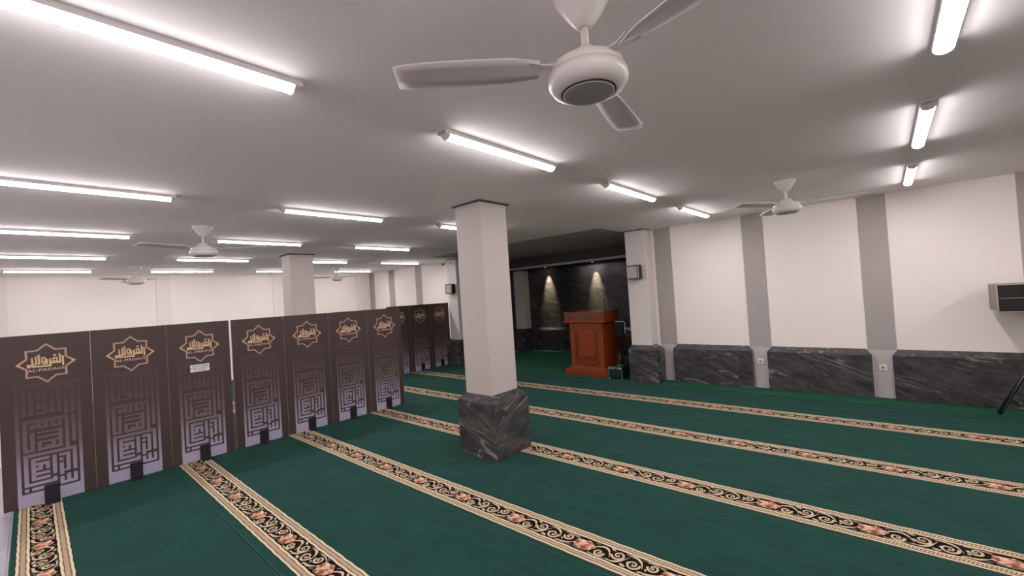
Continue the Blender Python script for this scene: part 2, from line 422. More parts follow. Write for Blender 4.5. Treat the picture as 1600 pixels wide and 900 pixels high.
# ------------------------------------------------------------------ carpets
XL, XR = -12.4, 4.4
REP = .587
MATS = [M['c_tan'], M['c_cream'], M['c_black'], M['c_scroll'], M['c_rose'], M['c_pink'], M['c_red'], M['c_leaf'], M['c_brown']]
def spiral(cx, cy, r, a0, turns, n=16, flip=1):
    return [(cx + r * (1 - .78 * k / n) * math.cos(a0 + flip * turns * 2 * PI * k / n), cy + r * (1 - .78 * k / n) * math.sin(a0 + flip * turns * 2 * PI * k / n)) for k in range(n + 1)]
def bez(p0, p1, p2, p3, n=9):
    o = []
    for k in range(n + 1):
        t = k / n; s = 1 - t
        o.append(tuple(s ** 3 * a + 3 * s * s * t * b + 3 * s * t * t * c + t ** 3 * d for a, b, c, d in zip(p0, p1, p2, p3)))
    return o
def border_bm(w, x_start, x_flower, x_end):
    """cross width w centred on y=0, from x_start to x_end, a flower at x_flower + k*REP"""
    bm = bmesh.new(); h = w / 2; e = .063; c = h - e
    def rect(x0, x1, y0, y1, z, mi):
        f = bm.faces.new([bm.verts.new(p) for p in ((x0, y0, z), (x1, y0, z), (x1, y1, z), (x0, y1, z))]); f.material_index = mi
    box(bm, x_start, x_end, -h, h, -.006, .0025, 0)
    rect(x_start, x_end, -c, c, .0031, 2)
    # wavy cream cords along both bands
    n = int((x_end - x_start) / .03)
    for s in (-1, 1):
        for yy, ww, amp in ((h - .006, .013, .0018), (c + .007, .014, .0022), ):
            prev = None
            for k in range(n + 1):
                x = x_start + (x_end - x_start) * k / n; y = s * (yy + amp * math.sin(x * 46) + amp * .5 * math.sin(x * 19))
                a = bm.verts.new((x, y + ww / 2, .0034)); b = bm.verts.new((x, y - ww / 2, .0034))
                if prev: bm.faces.new([prev[1], b, a, prev[0]]).material_index = 1
                prev = (a, b)
        rect(x_start, x_end, s * (h - .0165) - .0012, s * (h - .0165) + .0012, .0036, 8)
        rect(x_start, x_end, s * (c + .0175) - .0014, s * (c + .0175) + .0014, .0036, 8)
        ym = s * (h + c) / 2
        x = x_start + .01
        while x < x_end - .02:
            d = .0115
            f = bm.faces.new([bm.verts.new(p) for p in ((x - .007, ym - d, .0038), (x + .001, ym - d * .7, .0038), (x + .008, ym + d, .0038), (x, ym + d * .7, .0038))]); f.material_index = 1
            x += .0175
    k0 = math.floor((x_start - x_flower) / REP); k1 = math.ceil((x_end - x_flower) / REP)
    S = c / .07
    for k in range(k0, k1 + 1):
        fx = x_flower + k * REP
        if not (x_start - .02 < fx - .1 and fx + REP < x_end + .62): continue
        z = .0042
        def add(pts, wd, mi=3, zz=z):
            pts = [(fx + x, y * S) for x, y in pts if fx + x < x_end - .004]
            if len(pts) > 2: ribbon(bm, pts, wd, zz, mi)
        thick = lambda t: .016 * (1 - .5 * t)
        sw = lambda t: .004 + .014 * math.sin(PI * min(1, t * 1.1 + .05))
        # curls
        for (cx, cy, r, a0, tn, fl) in ((.118, -.022, .036, .2, 1.35, -1), (.236, .018, .044, PI * 1.1, 1.4, 1), (.345, -.014, .044, .3, 1.4, -1), (.458, .020, .036, PI, 1.35, 1)):
            add(spiral(cx, cy, r, a0, tn, 18, fl), thick)
            blob(bm, fx + cx, cy * S, .006, .006, z, 3, 6) if fx + cx < x_end else None
        # stems
        add(bez((.07, .012), (.13, .075), (.17, .045), (.195, -.03)), sw)
        add(bez((.20, -.055), (.25, -.058), (.27, -.02), (.30, .035)), sw)
        add(bez((.29, .052), (.35, .07), (.39, .035), (.405, -.02)), sw)
        add(bez((.40, -.05), (.45, -.062), (.48, -.045), (.52, -.01)), sw)
        add(bez((.055, -.055), (.10, -.068), (.14, -.058), (.20, -.052), 7), lambda t: .006 + .006 * t)
        add(bez((.41, .056), (.45, .064), (.49, .055), (.53, .035), 7), lambda t: .011 - .006 * t)
        # leaves
        for (lx, ly, rx, ry, rot, mi) in ((.165, -.058, .022, .008, .3, 7), (.185, .055, .020, .008, -.4, 3), (.282, .058, .016, .008, .5, 7), (.292, -.052, .022, .010, -.3, 3), (.31, -.01, .012, .006, 1.2, 3),
                                          (.395, .060, .018, .007, .2, 7), (.405, -.056, .018, .007, .4, 3), (.19, .0, .012, .006, 1., 3), (.425, -.02, .012, .006, 2., 3), (.51, .058, .020, .008, -.3, 7), (.075, .055, .018, .008, .5, 7), (.50, -.052, .018, .008, .4, 7), (.085, .028, .012, .006, .8, 3)):
            if fx + lx + rx < x_end: blob(bm, fx + lx, ly * S, rx, ry, z + .0001, mi, 8, rot)
        # flower
        if fx - .08 > x_start and fx + .08 < x_end:
            blob(bm, fx - .01, -.045 * S, .055, .018, z + .0002, 7, 10)
            blob(bm, fx, 0, .076, .050, z + .0003, 4, 20, 0, .10)
            for q in range(7):
                a = q * 2 * PI / 7 + .4; blob(bm, fx + .053 * math.cos(a), .033 * math.sin(a), .020, .013, z + .0005, 6 if q % 2 else 5, 8, a)
            for q in range(6):
                a = q * 2 * PI / 6; blob(bm, fx + .070 * math.cos(a + .3), .046 * math.sin(a + .3), .011, .009, z + .0006, 5, 7, a)
            blob(bm, fx - .01, .006, .034, .022, z + .0007, 5, 10, .4, .1)
            blob(bm, fx + .012, -.004, .018, .010, z + .0008, 4, 8, .9)
            blob(bm, fx - .02, .030, .016, .010, z + .0009, 1, 8)
    return bm

#          lower y, upper y of the field      stripe y0,y1   flower x   label
rolls = [(-.150, .99, -.115, .150, -4.9, 'nearest green prayer carpet row, its floral border at the white tile edge'),
         (.99, 2.165, 1.055, 1.325, -3.95, 'second green prayer carpet row from the viewer, its border starting under the third partition panel'),
         (2.165, 3.345, 2.215, 2.485, -1.58, 'third green prayer carpet row, running under the near side of the marble-based column'),
         (3.345, 4.54, 3.400, 3.680, -.16, 'fourth green prayer carpet row, its border meeting the far side of the marble-based column'),
         (4.54, 5.80, 4.590, 4.865, -.05, 'fifth green prayer carpet row, second from the front wall'),
         (5.80, 6.965, 5.860, 6.130, -1.2, 'farthest green prayer carpet row, nearest to the niche and marble wainscot')]
for k, (a, b, s0, s1, fx, lab) in enumerate(rolls):
    xl = XL + .0; cy = (s0 + s1) / 2
    t = thing('prayer_carpet', lab, 'carpet', (0, cy, 0), 0, None)
    bm = bmesh.new(); nx = 60
    # field with a softly wavy outer edge
    box(bm, xl, XR, a - cy + .003, b - cy - .003, -.013, 0, 0)
    obj('carpet_field', bm, M['carpet'], t)
    o = obj('border_stripe', border_bm(s1 - s0, max(xl, -9.6 if k < 5 else -10.5) , fx, XR - .02), MATS, t)
    bm = bmesh.new(); box(bm, xl, XR, a - cy + .001, a - cy + .007, -.004, .0012); obj('seam_binding', bm, M['carpet_line'], t)

for x0_, x1_, y1_, lb_ in ((-8.24, -3.315, 9.90, 'bright green carpet filling the dark niche around the lectern'), (-3.31, 4.4, YF - .02, 'narrow bright green carpet strip along the marble wainscot'), (XW + .02, -8.245, YF - .02, 'green carpet strip along the front wall beyond the partitions')):
    bm = bmesh.new(); box(bm, x0_, x1_, 6.97, y1_, -.013, -.003)
    tag(obj('green_carpet', bm, M['turf']), lb_, 'carpet')

# ------------------------------------------------------------------ partition panels
PW, PH = .603, 1.582
A = """.###############.
.#.............#.
.#.#####.#.###.#.
.#.#.....#...#.#.
.#.#####.#.#.#.#.
.#.#.#.#.#...#.#.
.#.###.#.#.#.#.#.
.#.#.....#.#.#.#.
.#.#####.#.#.#.#.
.#.#.....#.###.#.
.#.#####...#.....
.#.......#...#.#.
.#########.#.#.#.
...........#.#.#.
.#.#######.#####.
.................""".split()
B = """.#############.#.
.#...#.#.#.#.#.#.
.#.###.#.#.#.#.#.
.#.#.###.###.#.#.
.#...........#.#.
.#.#.#######.#.#.
.#.#.......#.#.#.
.#.#.#######.#.#.
.#.#.......#.#.#.
.#.#.#######.#.#.
.#.#.#...#.#.#.#.
.#.#.#.###.#.#.#.
.###.#######.#...
.............#...""".split()
D = """.###########.###.
.#.........#.#.#.
.#.#.#####.#.###.
.#.#.#.#.#.#.....
.#.#.#.#.#.#.#.#.
.#.#.###.#.#.#.#.
.#.#.....#.#.#.#.
.#.#.###.#.#.#.#.
.#.#.#.#.#.#.#.#.
.#.#.###.#.#.#.#.
.#.#...#.#.#.#.#.
.###.###.###.#.#.
.............#.#.
.................""".split()
G = D + B + A
cw = .372 / 17; z_bot = .122; z_top = 1.10; chh = (z_top - z_bot) / len(G)

CX_ = [-.188]                                    # brown strokes are thinner than the letters
for q in range(17): CX_.append(CX_[-1] + (.0275 if q % 2 else .0175))
RZ_ = [z_top]
for q in range(len(G)): RZ_.append(RZ_[-1] - (.0170 if q % 2 else .0275))
def kufic_bm():
    """brown strokes (the '.' cells) printed on the lavender band: merged runs of cells"""
    bm = bmesh.new(); R_, Cn = len(G), 17; used = [[False] * Cn for _ in range(R_)]
    for i in range(R_):
        for j in range(Cn):
            if G[i][j] != '.' or used[i][j]: continue
            w_ = 1
            while j + w_ < Cn and G[i][j + w_] == '.' and not used[i][j + w_]: w_ += 1
            h_ = 1
            while i + h_ < R_ and all(G[i + h_][q] == '.' and not used[i + h_][q] for q in range(j, j + w_)): h_ += 1
            if h_ == 1 and w_ == 1: pass
            if w_ > 1 and h_ == 1: pass
            for a_ in range(i, i + h_):
                for b_ in range(j, j + w_): used[a_][b_] = True
            y0, y1 = CX_[j], CX_[j + w_]; z1, z0 = RZ_[i], RZ_[i + h_]
            # strokes a little thinner than the letters
            box(bm, 0, .0009, y0, y1, z0, z1)
    return bm

def inset_poly(p, d):
    n = len(p); out = []
    for i in range(n):
        a, b, c = Vector(p[i - 1]), Vector(p[i]), Vector(p[(i + 1) % n])
        n1 = Vector((-(b - a).y, (b - a).x)).normalized(); n2 = Vector((-(c - b).y, (c - b).x)).normalized()
        m_ = (n1 + n2).normalized(); out.append(tuple(b + m_ * d / max(.3, m_.dot(n1))))
    return out

def star_bm():
    bm = bmesh.new(); P = []
    z0 = 1.308
    # eight-pointed star: four long points on the axes, four square corners, blunt notches between
    q = [(0, .188), (.062, .130), (.136, .128), (.134, .052), (.195, 0), (.134, -.052), (.136, -.128), (.062, -.130)]
    P = q + [(-x, -y) for x, y in q]
    I = inset_poly(P, -.0145)
    n = len(P)
    for k in range(n):
        a, b, c, d = P[k], P[(k + 1) % n], I[(k + 1) % n], I[k]
        v = [bm.verts.new((.001, p[0], z0 + p[1])) for p in (a, b, c, d)]
        bm.faces.new(v)
    bmesh.ops.recalc_face_normals(bm, faces=list(bm.faces)); return bm

def letters_bm():
    """the square-kufic word, strokes as polygons on the face of the sign (metres)"""
    bm = bmesh.new()
    polys = [
        [(0.1004, 1.3705), (0.1150, 1.3589), (0.1146, 1.2707), (0.1013, 1.2718)] ,
        [(0.0808, 1.3968), (0.0943, 1.3796), (0.0952, 1.3079), (0.0948, 1.2951), (0.0312, 1.2967), (0.0318, 1.3146), (0.0814, 1.3148)] ,
        [(0.0450, 1.3845), (0.0648, 1.3839), (0.0650, 1.3664), (0.0452, 1.3670)] ,
        [(0.0389, 1.3546), (0.0726, 1.3536), (0.0729, 1.3383), (0.0392, 1.3389)] ,
        [(0.0384, 1.3390), (0.0495, 1.3385), (0.0494, 1.3106), (0.0387, 1.3111)] ,
        [(0.0622, 1.3394), (0.0729, 1.3389), (0.0737, 1.3137), (0.0626, 1.3131)] ,
        [(0.0489, 1.3200), (0.0644, 1.3199), (0.0641, 1.3106), (0.0486, 1.3096)] ,
        [(0.0162, 1.3436), (0.0289, 1.3486), (0.0318, 1.3152), (0.0304, 1.2708), (-0.0942, 1.2759), (-0.0950, 1.2896), (0.0175, 1.2857)] ,
        [(-0.0044, 1.3457), (0.0085, 1.3460), (0.0094, 1.3014), (0.0092, 1.2951), (-0.0310, 1.2960), (-0.0306, 1.3080), (-0.0028, 1.3086)] ,
        [(-0.0335, 1.3639), (-0.0038, 1.3640), (-0.0042, 1.3503), (-0.0332, 1.3502)] ,
        [(-0.0339, 1.3503), (-0.0240, 1.3499), (-0.0239, 1.3143), (-0.0343, 1.3148)] ,
        [(-0.0139, 1.3512), (-0.0038, 1.3513), (-0.0042, 1.3134), (-0.0143, 1.3139)] ,
        [(-0.0262, 1.3261), (-0.0131, 1.3252), (-0.0135, 1.3149), (-0.0266, 1.3147)] ,
        [(-0.0568, 1.3880), (-0.0418, 1.3949), (-0.0397, 1.3123), (-0.0394, 1.2974), (-0.0546, 1.2988)] ,
        [(-0.0751, 1.3737), (-0.0636, 1.3799), (-0.0594, 1.3155), (-0.0600, 1.2985), (-0.0721, 1.2988)] ,
        [(-0.0980, 1.3614), (-0.0866, 1.3675), (-0.0822, 1.3124), (-0.0826, 1.2989), (-0.0947, 1.2997)] ,
        [(-0.1269, 1.3062), (-0.0537, 1.3043), (-0.0389, 1.3122), (-0.0394, 1.2974), (-0.0824, 1.2937), (-0.1084, 1.2919), (-0.1059, 1.2745), (-0.1223, 1.2740)] ,
    ]
    for p in polys:
        vs_ = [bm.verts.new((.001, q[0], q[1])) for q in p]
        bm.faces.new(vs_)
    bmesh.ops.triangulate(bm, faces=list(bm.faces))
    bmesh.ops.recalc_face_normals(bm, faces=list(bm.faces)); return bm

def text_mesh(body, size, sx=1.):
    cu = bpy.data.curves.new('lettering', 'FONT'); cu.body = body; cu.size = size; cu.align_x = 'CENTER'; cu.align_y = 'CENTER'
    cu.resolution_u = 2; cu.space_character = 1.12; cu.offset = size * .018
    to = bpy.data.objects.new('lettering', cu); C.objects.link(to)
    dg = bpy.context.evaluated_depsgraph_get(); me = bpy.data.meshes.new_from_object(to.evaluated_get(dg))
    bpy.data.objects.remove(to); bpy.data.curves.remove(cu)
    bm = bmesh.new(); bm.from_mesh(me); bpy.data.meshes.remove(me)
    for v in bm.verts: v.co.x *= sx
    return bm

def make_panel(label):
    t = thing('partition_panel', label, 'partition', (0, 0, 0), 0, 'printed partition panels in a row')
    obj('board', bbox_bm(-.018, 0, -PW / 2 + .003, PW / 2 - .003, 0.004, PH, .0015, 1), M['board'], t)
    bm = bmesh.new()
    for s in (-1, 1): box(bm, -.0195, -.0015, s * (PW / 2 - .0022) - .0010, s * (PW / 2 - .0022) + .0010, .004, PH)
    obj('edge_strip', bm, M['board_edge'], t)
    pr = obj('gradient_band', bbox_bm(-.001, .0008, -.213, .213, .004, 1.13), M['band'], t)
    k = obj('kufic_pattern', kufic_bm(), M['board'], pr); k.location = (.0006, 0, 0)
    st_ = obj('star_emblem', star_bm(), M['star'], t)
    obj('arabic_lettering', letters_bm(), M['gold'], st_)
    bm = text_mesh('AL-FIRDAUS', .0325, 1.)
    wx = max(v.co.x for v in bm.verts) - min(v.co.x for v in bm.verts)
    mxc = (max(v.co.x for v in bm.verts) + min(v.co.x for v in bm.verts)) / 2
    for v in bm.verts: v.co = Vector((.001, (v.co.x - mxc) * .236 / wx - .002, v.co.y + 1.245))
    obj('latin_lettering', bm, M['rose_text'], st_)
    bm = bmesh.new(); box(bm, .001, .018, -.05, .05, .008, .165)
    bmesh.ops.bevel(bm, geom=list(bm.edges), offset=.004, segments=1, affect='EDGES')
    box(bm, -.16, .11, -.05, .05, .0045, .010)
    obj('foot', bm, M['foot'], t)
    return t

p0 = make_panel('printed brown partition panel at far left, nearest to the tile floor')
ys = [-.208, .395, .998, 1.622, 2.224, 2.828, 3.432]
labs = ['printed brown partition panel at far left, nearest to the tile floor',
        'second brown partition panel from the left',
        'brown partition panel with two white paper labels under its star',
        'brown partition panel just right of the white gap',
        'fifth brown partition panel from the left, over the third carpet border',
        'sixth brown partition panel from the left, second last of the near row',
        'last brown partition panel at the right end of the near row']
panels = []
for k, (y, lb) in enumerate(zip(ys, labs)):
    lo = (-6.04, y + PW / 2, 0)
    if k == 0: p0.location = lo; q = p0
    else: q = dup(p0, lo, None, lb)
    panels.append(q)
for y, lb in ((6.54, 'rightmost brown partition panel of the far row beside the wall pillar'),
              (5.937, 'middle brown partition panel of the far row'),
              (5.334, 'far-row brown partition panel half hidden by the near row')):
    q = dup(p0, (-8.50, y + PW / 2, 0), None, lb)
    q['group'] = 'far printed partition panels'

# two paper labels on the third panel
def paper_label(z, words, lab):
    t = thing('paper_label', lab, 'label', (-6.04 + .0012, 1.29, z))
    obj('paper', bbox_bm(0, .0008, -.092, .092, -.019, .019), M['paper'], t)
    bm = bmesh.new()
    for (a, b) in words:                                   # blurred print: only word shapes can be made out
        y = a
        while y < b:
            w_ = random.choice((.005, .006, .007)); hh = random.choice((.006, .006, .0095))
            box(bm, .0008, .0012, y, y + w_, -.006, -.006 + hh + .004); y += w_ + .0022
    obj('print', bm, M['ink'], t)
paper_label(1.078, [(-.078, .004), (.016, .078)], 'upper white paper label on the third partition panel')
paper_label(1.034, [(-.058, -.034), (-.022, .052)], 'lower white paper label on the third partition panel')

# ------------------------------------------------------------------ tube lights
def make_tube(label, Ln=1.14):
    t = thing('tube_light', label, 'ceiling light', (0, 0, ZC), 0, 'tube lights on the ceiling')
    h = Ln / 2
    bm = bmesh.new(); box(bm, -.038, .038, -h, h, -.024, 0)
    obj('housing', bm, M['tube_house'], t)
    bm = bmesh.new(); seg = 8; rings = []
    for y in (-h + .035, h - .035):
        rings.append([bm.verts.new((-.036 * math.cos(PI * k / seg), y, -.024 - .024 * math.sin(PI * k / seg) ** .8)) for k in range(seg + 1)])
    for k in range(seg):
        f = bm.faces.new([rings[0][k], rings[0][k + 1], rings[1][k + 1], rings[1][k]]); f.smooth = True; f.material_index = 1 if k in (0, seg - 1) else 0
    bm.faces.new(rings[0]); bm.faces.new(rings[1][::-1])
    bmesh.ops.recalc_face_normals(bm, faces=list(bm.faces))
    obj('diffuser', bm, [M['tube'], M['tube_side']], t)
    for s in (-1, 1):
        y0, y1 = (h - .035, h) if s > 0 else (-h, -h + .035)
        bm = bmesh.new(); n = 8
        ra = [bm.verts.new((-.0390 * math.cos(PI * k / n), y0 if s > 0 else y1, -.008 - .046 * math.sin(PI * k / n) ** .6)) for k in range(n + 1)]
        rb = [bm.verts.new((-.0390 * math.cos(PI * k / n), y1 if s > 0 else y0, -.006 - .020 * math.sin(PI * k / n))) for k in range(n + 1)]
        for k in range(n): bm.faces.new([ra[k], ra[k + 1], rb[k + 1], rb[k]])
        bm.faces.new(ra); bm.faces.new(rb[::-1])
        bmesh.ops.recalc_face_normals(bm, faces=list(bm.faces))
        obj('end_cap', bm, M['tube_house'], t)
    return t
RY = [.265, 2.225, 4.185, 6.13]          # row centres along y
LX = {.26: 'right-hand', -1.93: 'nearest left-to-right', -4.41: 'second', -6.67: 'third', -9.05: 'fourth', -11.40: 'farthest'}
tl = None
def place_tube(x, y, lb):
    global tl
    if tl is None: tl = make_tube(lb); tl.location = (x, y, ZC); return tl
    return dup(tl, (x, y, ZC), None, lb)
vis = {
 (.26, 1): 'largest tube light of the right-hand line, cut by the top edge', (.26, 2): 'middle tube light of the right-hand line', (.26, 3): 'smallest tube light of the right-hand line, nearest the front wall',
 (-1.93, 0): 'largest tube light, running in from the top left corner', (-1.93, 1): 'tube light below and left of the big near fan', (-1.93, 2): 'tube light right of the nearest column top', (-1.93, 3): 'tube light between the column and the front wall, nearest the pilasters',
 (-4.41, 0): 'long tube light at the left edge, second line from viewer', (-4.41, 1): 'tube light left of the nearest column, second line from viewer', (-4.41, 2): 'tube light whose right end the nearest column hides',
 (-6.67, 0): 'tube light at the left edge, third line from viewer', (-6.67, 1): 'tube light just right of the fan over the partition', (-6.67, 2): 'tube light above the far partition row, third line from viewer',
 (-9.05, 0): 'tube light at the left edge, fourth line from viewer', (-9.05, 1): 'tube light above the middle partition panels, fourth line from viewer', (-9.05, 2): 'tube light touching the right side of the far column, upper one', (-9.05, 3): 'rightmost tube light of the fourth line, next to the front wall',
 (-11.40, 0): 'leftmost tube light in the line along the far wall', (-11.40, 1): 'tube light right of the far-left fan, along the far wall', (-11.40, 2): 'tube light meeting the left side of the far column', (-11.40, 3): 'tube light behind the small far fan, near the room corner'}
for (x, r), lb in vis.items(): place_tube(x, RY[r] if x != .26 else {1: 2.215, 2: 4.18, 3: 6.16}[r], lb)
for x in (.26,): place_tube(x, .265, 'tube light of the right-hand line, overhead outside the view')
for x, yy_ in [(2.55, .265), (2.55, 2.225), (2.55, 4.185), (2.55, 6.13)]: place_tube(x, yy_, 'unseen tube light added right of the view to light the room').__setitem__('group', 'unseen tube lights added right of the view')  # unseen line added to brighten the right part of the front wall
for x in list(LX)[:4]: place_tube(x, -1.70, 'unseen tube light added behind the viewpoint to light the room').__setitem__('group', 'unseen tube lights added behind the viewpoint')  # unseen row, added only to light the room from behind

# ------------------------------------------------------------------ downlights
def downlight(x, y, z, lb, on=False, rw=.045):
    t = thing('downlight', lb, 'downlight', (x, y, z), 0, 'recessed downlights by the niche')
    bm = bmesh.new(); lathe(bm, [(rw + .018, 0), (rw + .016, -.006), (rw, -.007), (rw - .004, -.002)], 20, cap=False); obj('ring', bm, M['spot_ring'], t)
    bm = bmesh.new(); lathe(bm, [(rw - .003, -.0035), (rw * .3, -.0045)], 16); obj('lens', bm, M['spot_glow'] if on else M['spot_off'], t)
    return t
downlight(-4.54, 5.79, ZC, 'unlit downlight in the pale ceiling before the niche')
downlight(-6.89, 5.83, ZC, 'unlit downlight in the pale ceiling left of the nearest column')
downlight(-6.11, 8.47, ZC + .012, 'unlit downlight in the dark niche ceiling, left one')
downlight(-4.51, 8.56, ZC + .012, 'unlit downlight in the dark niche ceiling, right one')
for k, (x, lb) in enumerate(((-7.33, 'lit warm downlight over the left scallop of light on black marble'), (-5.77, 'lit warm downlight over the right scallop of light on black marble'), (-4.21, 'lit warm downlight at the right end of niche, behind the pillar'))):
    downlight(x, 9.84, 2.40, lb, True, .035)
    ld = bpy.data.lights.new('niche_spot', 'SPOT'); ld.energy = SPOT_W; ld.color = (1, .84, .56); ld.spot_size = math.radians(40); ld.spot_blend = 1.; ld.shadow_soft_size = .02
    lo = bpy.data.objects.new('niche_spot', ld); C.objects.link(lo); lo.location = (x, 9.86, 2.385); lo.rotation_euler = (math.radians(13), 0, 0)

# ------------------------------------------------------------------ ceiling fans
def make_fan(label):
    t = thing('ceiling_fan', label, 'fan', (0, 0, ZC), 0, 'ceiling fans')
    bm = bmesh.new(); lathe(bm, [(.098, 0), (.098, -.006), (.090, -.022), (.066, -.062), (.040, -.095), (.024, -.112), (.018, -.114)], 36); obj('canopy', bm, M['fan'], t, smooth=False)
    bm = bmesh.new(); lathe(bm, [(.0135, -.10), (.0135, -.19)], 16); lathe(bm, [(.019, -.176), (.020, -.19)], 16); obj('rod', bm, M['fan'], t)
    bm = bmesh.new(); lathe(bm, [(.020, -.186), (.038, -.192), (.060, -.212), (.070, -.232), (.074, -.240)], 36); obj('hub_cover', bm, M['fan'], t)
    bm = bmesh.new()
    lathe(bm, [(.072, -.236), (.112, -.240), (.120, -.246), (.122, -.268), (.121, -.2695), (.129, -.272), (.136, -.290), (.135, -.306), (.122, -.326), (.100, -.336), (.094, -.337)], 48)
    obj('motor_housing', bm, M['fan'], t)
    bm = bmesh.new(); lathe(bm, [(.094, -.3365), (.094, -.3385), (.088, -.3385)], 48, cap=True); obj('cap_groove', bm, M['dark'], t)
    bm = bmesh.new(); lathe(bm, [(.087, -.336), (.087, -.342), (.083, -.3435), (.04, -.345)], 48); obj('bottom_cap', bm, M['fan_cap'], t)
    for k in range(3):
        a = k * 2 * PI / 3; ca, sa = math.cos(a), math.sin(a)
        R3 = lambda x, y, z: (x * ca - y * sa, x * sa + y * ca, z)
        # arm
        bm = bmesh.new()
        prof = [(.10, -.022, .022, 0), (.15, -.018, .018, 0), (.20, -.035, .035, .0)]
        up, lo_ = [], []
        for x, y0, y1, dz in prof:
            up.append((bm.verts.new(R3(x, y0, -.244)), bm.verts.new(R3(x, y1, -.244)))); lo_.append((bm.verts.new(R3(x, y0, -.248)), bm.verts.new(R3(x, y1, -.248))))
        for i in range(2):
            bm.faces.new([up[i][0], up[i + 1][0], up[i + 1][1], up[i][1]]); bm.faces.new([lo_[i][1], lo_[i + 1][1], lo_[i + 1][0], lo_[i][0]])
            bm.faces.new([up[i][1], up[i + 1][1], lo_[i + 1][1], lo_[i][1]]); bm.faces.new([up[i + 1][0], up[i][0], lo_[i][0], lo_[i + 1][0]])
        arm_ = obj('blade_arm', bm, M['fan'], t)
        bm = bmesh.new(); n = 10; U, W = [], []
        for i in range(n + 1):
            s = i / n; x = .165 + .485 * s
            lead = .045 + .010 * math.sin(PI * s) ; trail = .050 + .040 * s
            if s < .15: lead *= .55 + 3 * s; trail *= .55 + 3 * s
            if s > .92: lead *= .8; trail *= .85
            tw = .014 * (1 - .5 * s)
            z = -.250 - .004 * s
            U.append([bm.verts.new(R3(x, lead * q, z + tw * q)) for q in (1, .4)] + [bm.verts.new(R3(x, -trail * q, z - tw * q)) for q in (.4, 1)])
            W.append([bm.verts.new(R3(x, lead * q, z + tw * q - .004)) for q in (1, .4)] + [bm.verts.new(R3(x, -trail * q, z - tw * q - .004)) for q in (.4, 1)])
        for i in range(n):
            for j in range(3):
                bm.faces.new([U[i][j], U[i][j + 1], U[i + 1][j + 1], U[i + 1][j]]).smooth = True
                bm.faces.new([W[i][j + 1], W[i][j], W[i + 1][j], W[i + 1][j + 1]]).smooth = True
            bm.faces.new([U[i][0], U[i + 1][0], W[i + 1][0], W[i][0]]); bm.faces.new([U[i + 1][3], U[i][3], W[i][3], W[i + 1][3]])
        for i, rev in ((0, 0), (n, 1)):
            bm.faces.new([U[i][j] for j in range(4)] + [W[i][j] for j in (3, 2, 1, 0)])
        bmesh.ops.recalc_face_normals(bm, faces=list(bm.faces))
        obj('blade', bm, M['fan_blade'], arm_)
    return t
fans = [(-.722, 1.285, -135, 'big white ceiling fan nearest to the viewer, top centre'),
        (-.73, 5.28, 0, 'white ceiling fan in front of the pilastered front wall'),
        (-5.80, 1.33, 52, 'white ceiling fan hanging above the near partition panels'),
        (-10.60, 1.34, 70, 'small far-left ceiling fan hanging near the far wall'),
        (-10.60, 5.26, -90, 'small far ceiling fan between far column and room corner')]
for k, (x, y, a, lb) in enumerate(fans):
    if k == 0: f0 = make_fan(lb); f0.location = (x, y, ZC); f0.rotation_euler = (0, 0, math.radians(a))
    else: dup(f0, (x, y, ZC), math.radians(a), lb)

# ------------------------------------------------------------------ lectern (mimbar)
lx, ly = -4.46, 7.44
t = thing('lectern', 'red-brown varnished wooden lectern with panelled front on green carpet', 'lectern', (lx, ly, 0))
obj('plinth', bbox_bm(-.475, .475, -.335, .31, 0, .125, .008), M['wood'], t)
obj('plinth_moulding', bbox_bm(-.43, .43, -.295, .28, .125, .155, .008), M['wood'], t)
obj('body', bbox_bm(-.37, .37, -.25, .24, .155, 1.03, .004, 1), M['wood'], t)
bm = bmesh.new()                                     # frame of the front panel
yy = -.25
for (x0, x1, z0, z1) in ((-.37, -.255, .155, 1.03), (.255, .37, .155, 1.03), (-.255, .255, .90, 1.03), (-.255, .255, .155, .215)):
    box(bm, x0, x1, yy - .014, yy, z0, z1)
obj('front_frame', bm, M['wood'], t)
obj('raised_panel', frustum_bm(-.19, .19, .345, .85, yy - .0, yy - .001, yy - .022, .03, .03, .03, .03) if False else bbox_bm(-.195, .195, yy - .018, yy, .35, .85, .014, 2), M['wood'], t)
bm = bmesh.new(); box(bm, -.205, .205, yy - .024, yy, .85, .862); box(bm, -.205, .205, yy - .024, yy, .335, .348)
for s in (-1, 1): box(bm, s * .205 - .006, s * .205 + .006, yy - .024, yy, .335, .862)
obj('panel_moulding', bm, M['wood'], t)
bm = bmesh.new()                                     # lower bowl-shaped carving
tube(bm, [(-.235, yy - .016, .33), (-.23, yy - .016, .27), (-.19, yy - .016, .235), (.19, yy - .016, .235), (.23, yy - .016, .27), (.235, yy - .016, .33)], .010, 6)
tube(bm, [(-.22, yy - .016, .30), (-.1, yy - .016, .31), (.1, yy - .016, .31), (.22, yy - .016, .30)], .006, 6)
obj('carved_scroll', bm, M['wood'], t)
for s in (-1, 1):
    bm = bmesh.new()
    for q in range(7):
        a = q * 2 * PI / 7; bmesh.ops.create_icosphere(bm, subdivisions=1, radius=.016, matrix=Matrix.Translation((s * .30 + .026 * math.cos(a), yy - .018, .93 + .026 * math.sin(a))))
    bmesh.ops.create_icosphere(bm, subdivisions=2, radius=.018, matrix=Matrix.Translation((s * .30, yy - .022, .93)))
    obj('corner_rosette', bm, M['wood'], t)
bm = bmesh.new()                                     # top box
box(bm, -.45, .45, -.32, .27, 1.055, 1.235)
bmesh.ops.bevel(bm, geom=list(bm.edges), offset=.006, segments=2, affect='EDGES')
obj('top_box', bm, M['wood'], t)
bm = bmesh.new(); box(bm, -.465, .465, -.335, .285, 1.04, 1.062); box(bm, -.46, .46, -.33, .28, 1.232, 1.246); obj('top_moulding', bm, M['wood'], t)
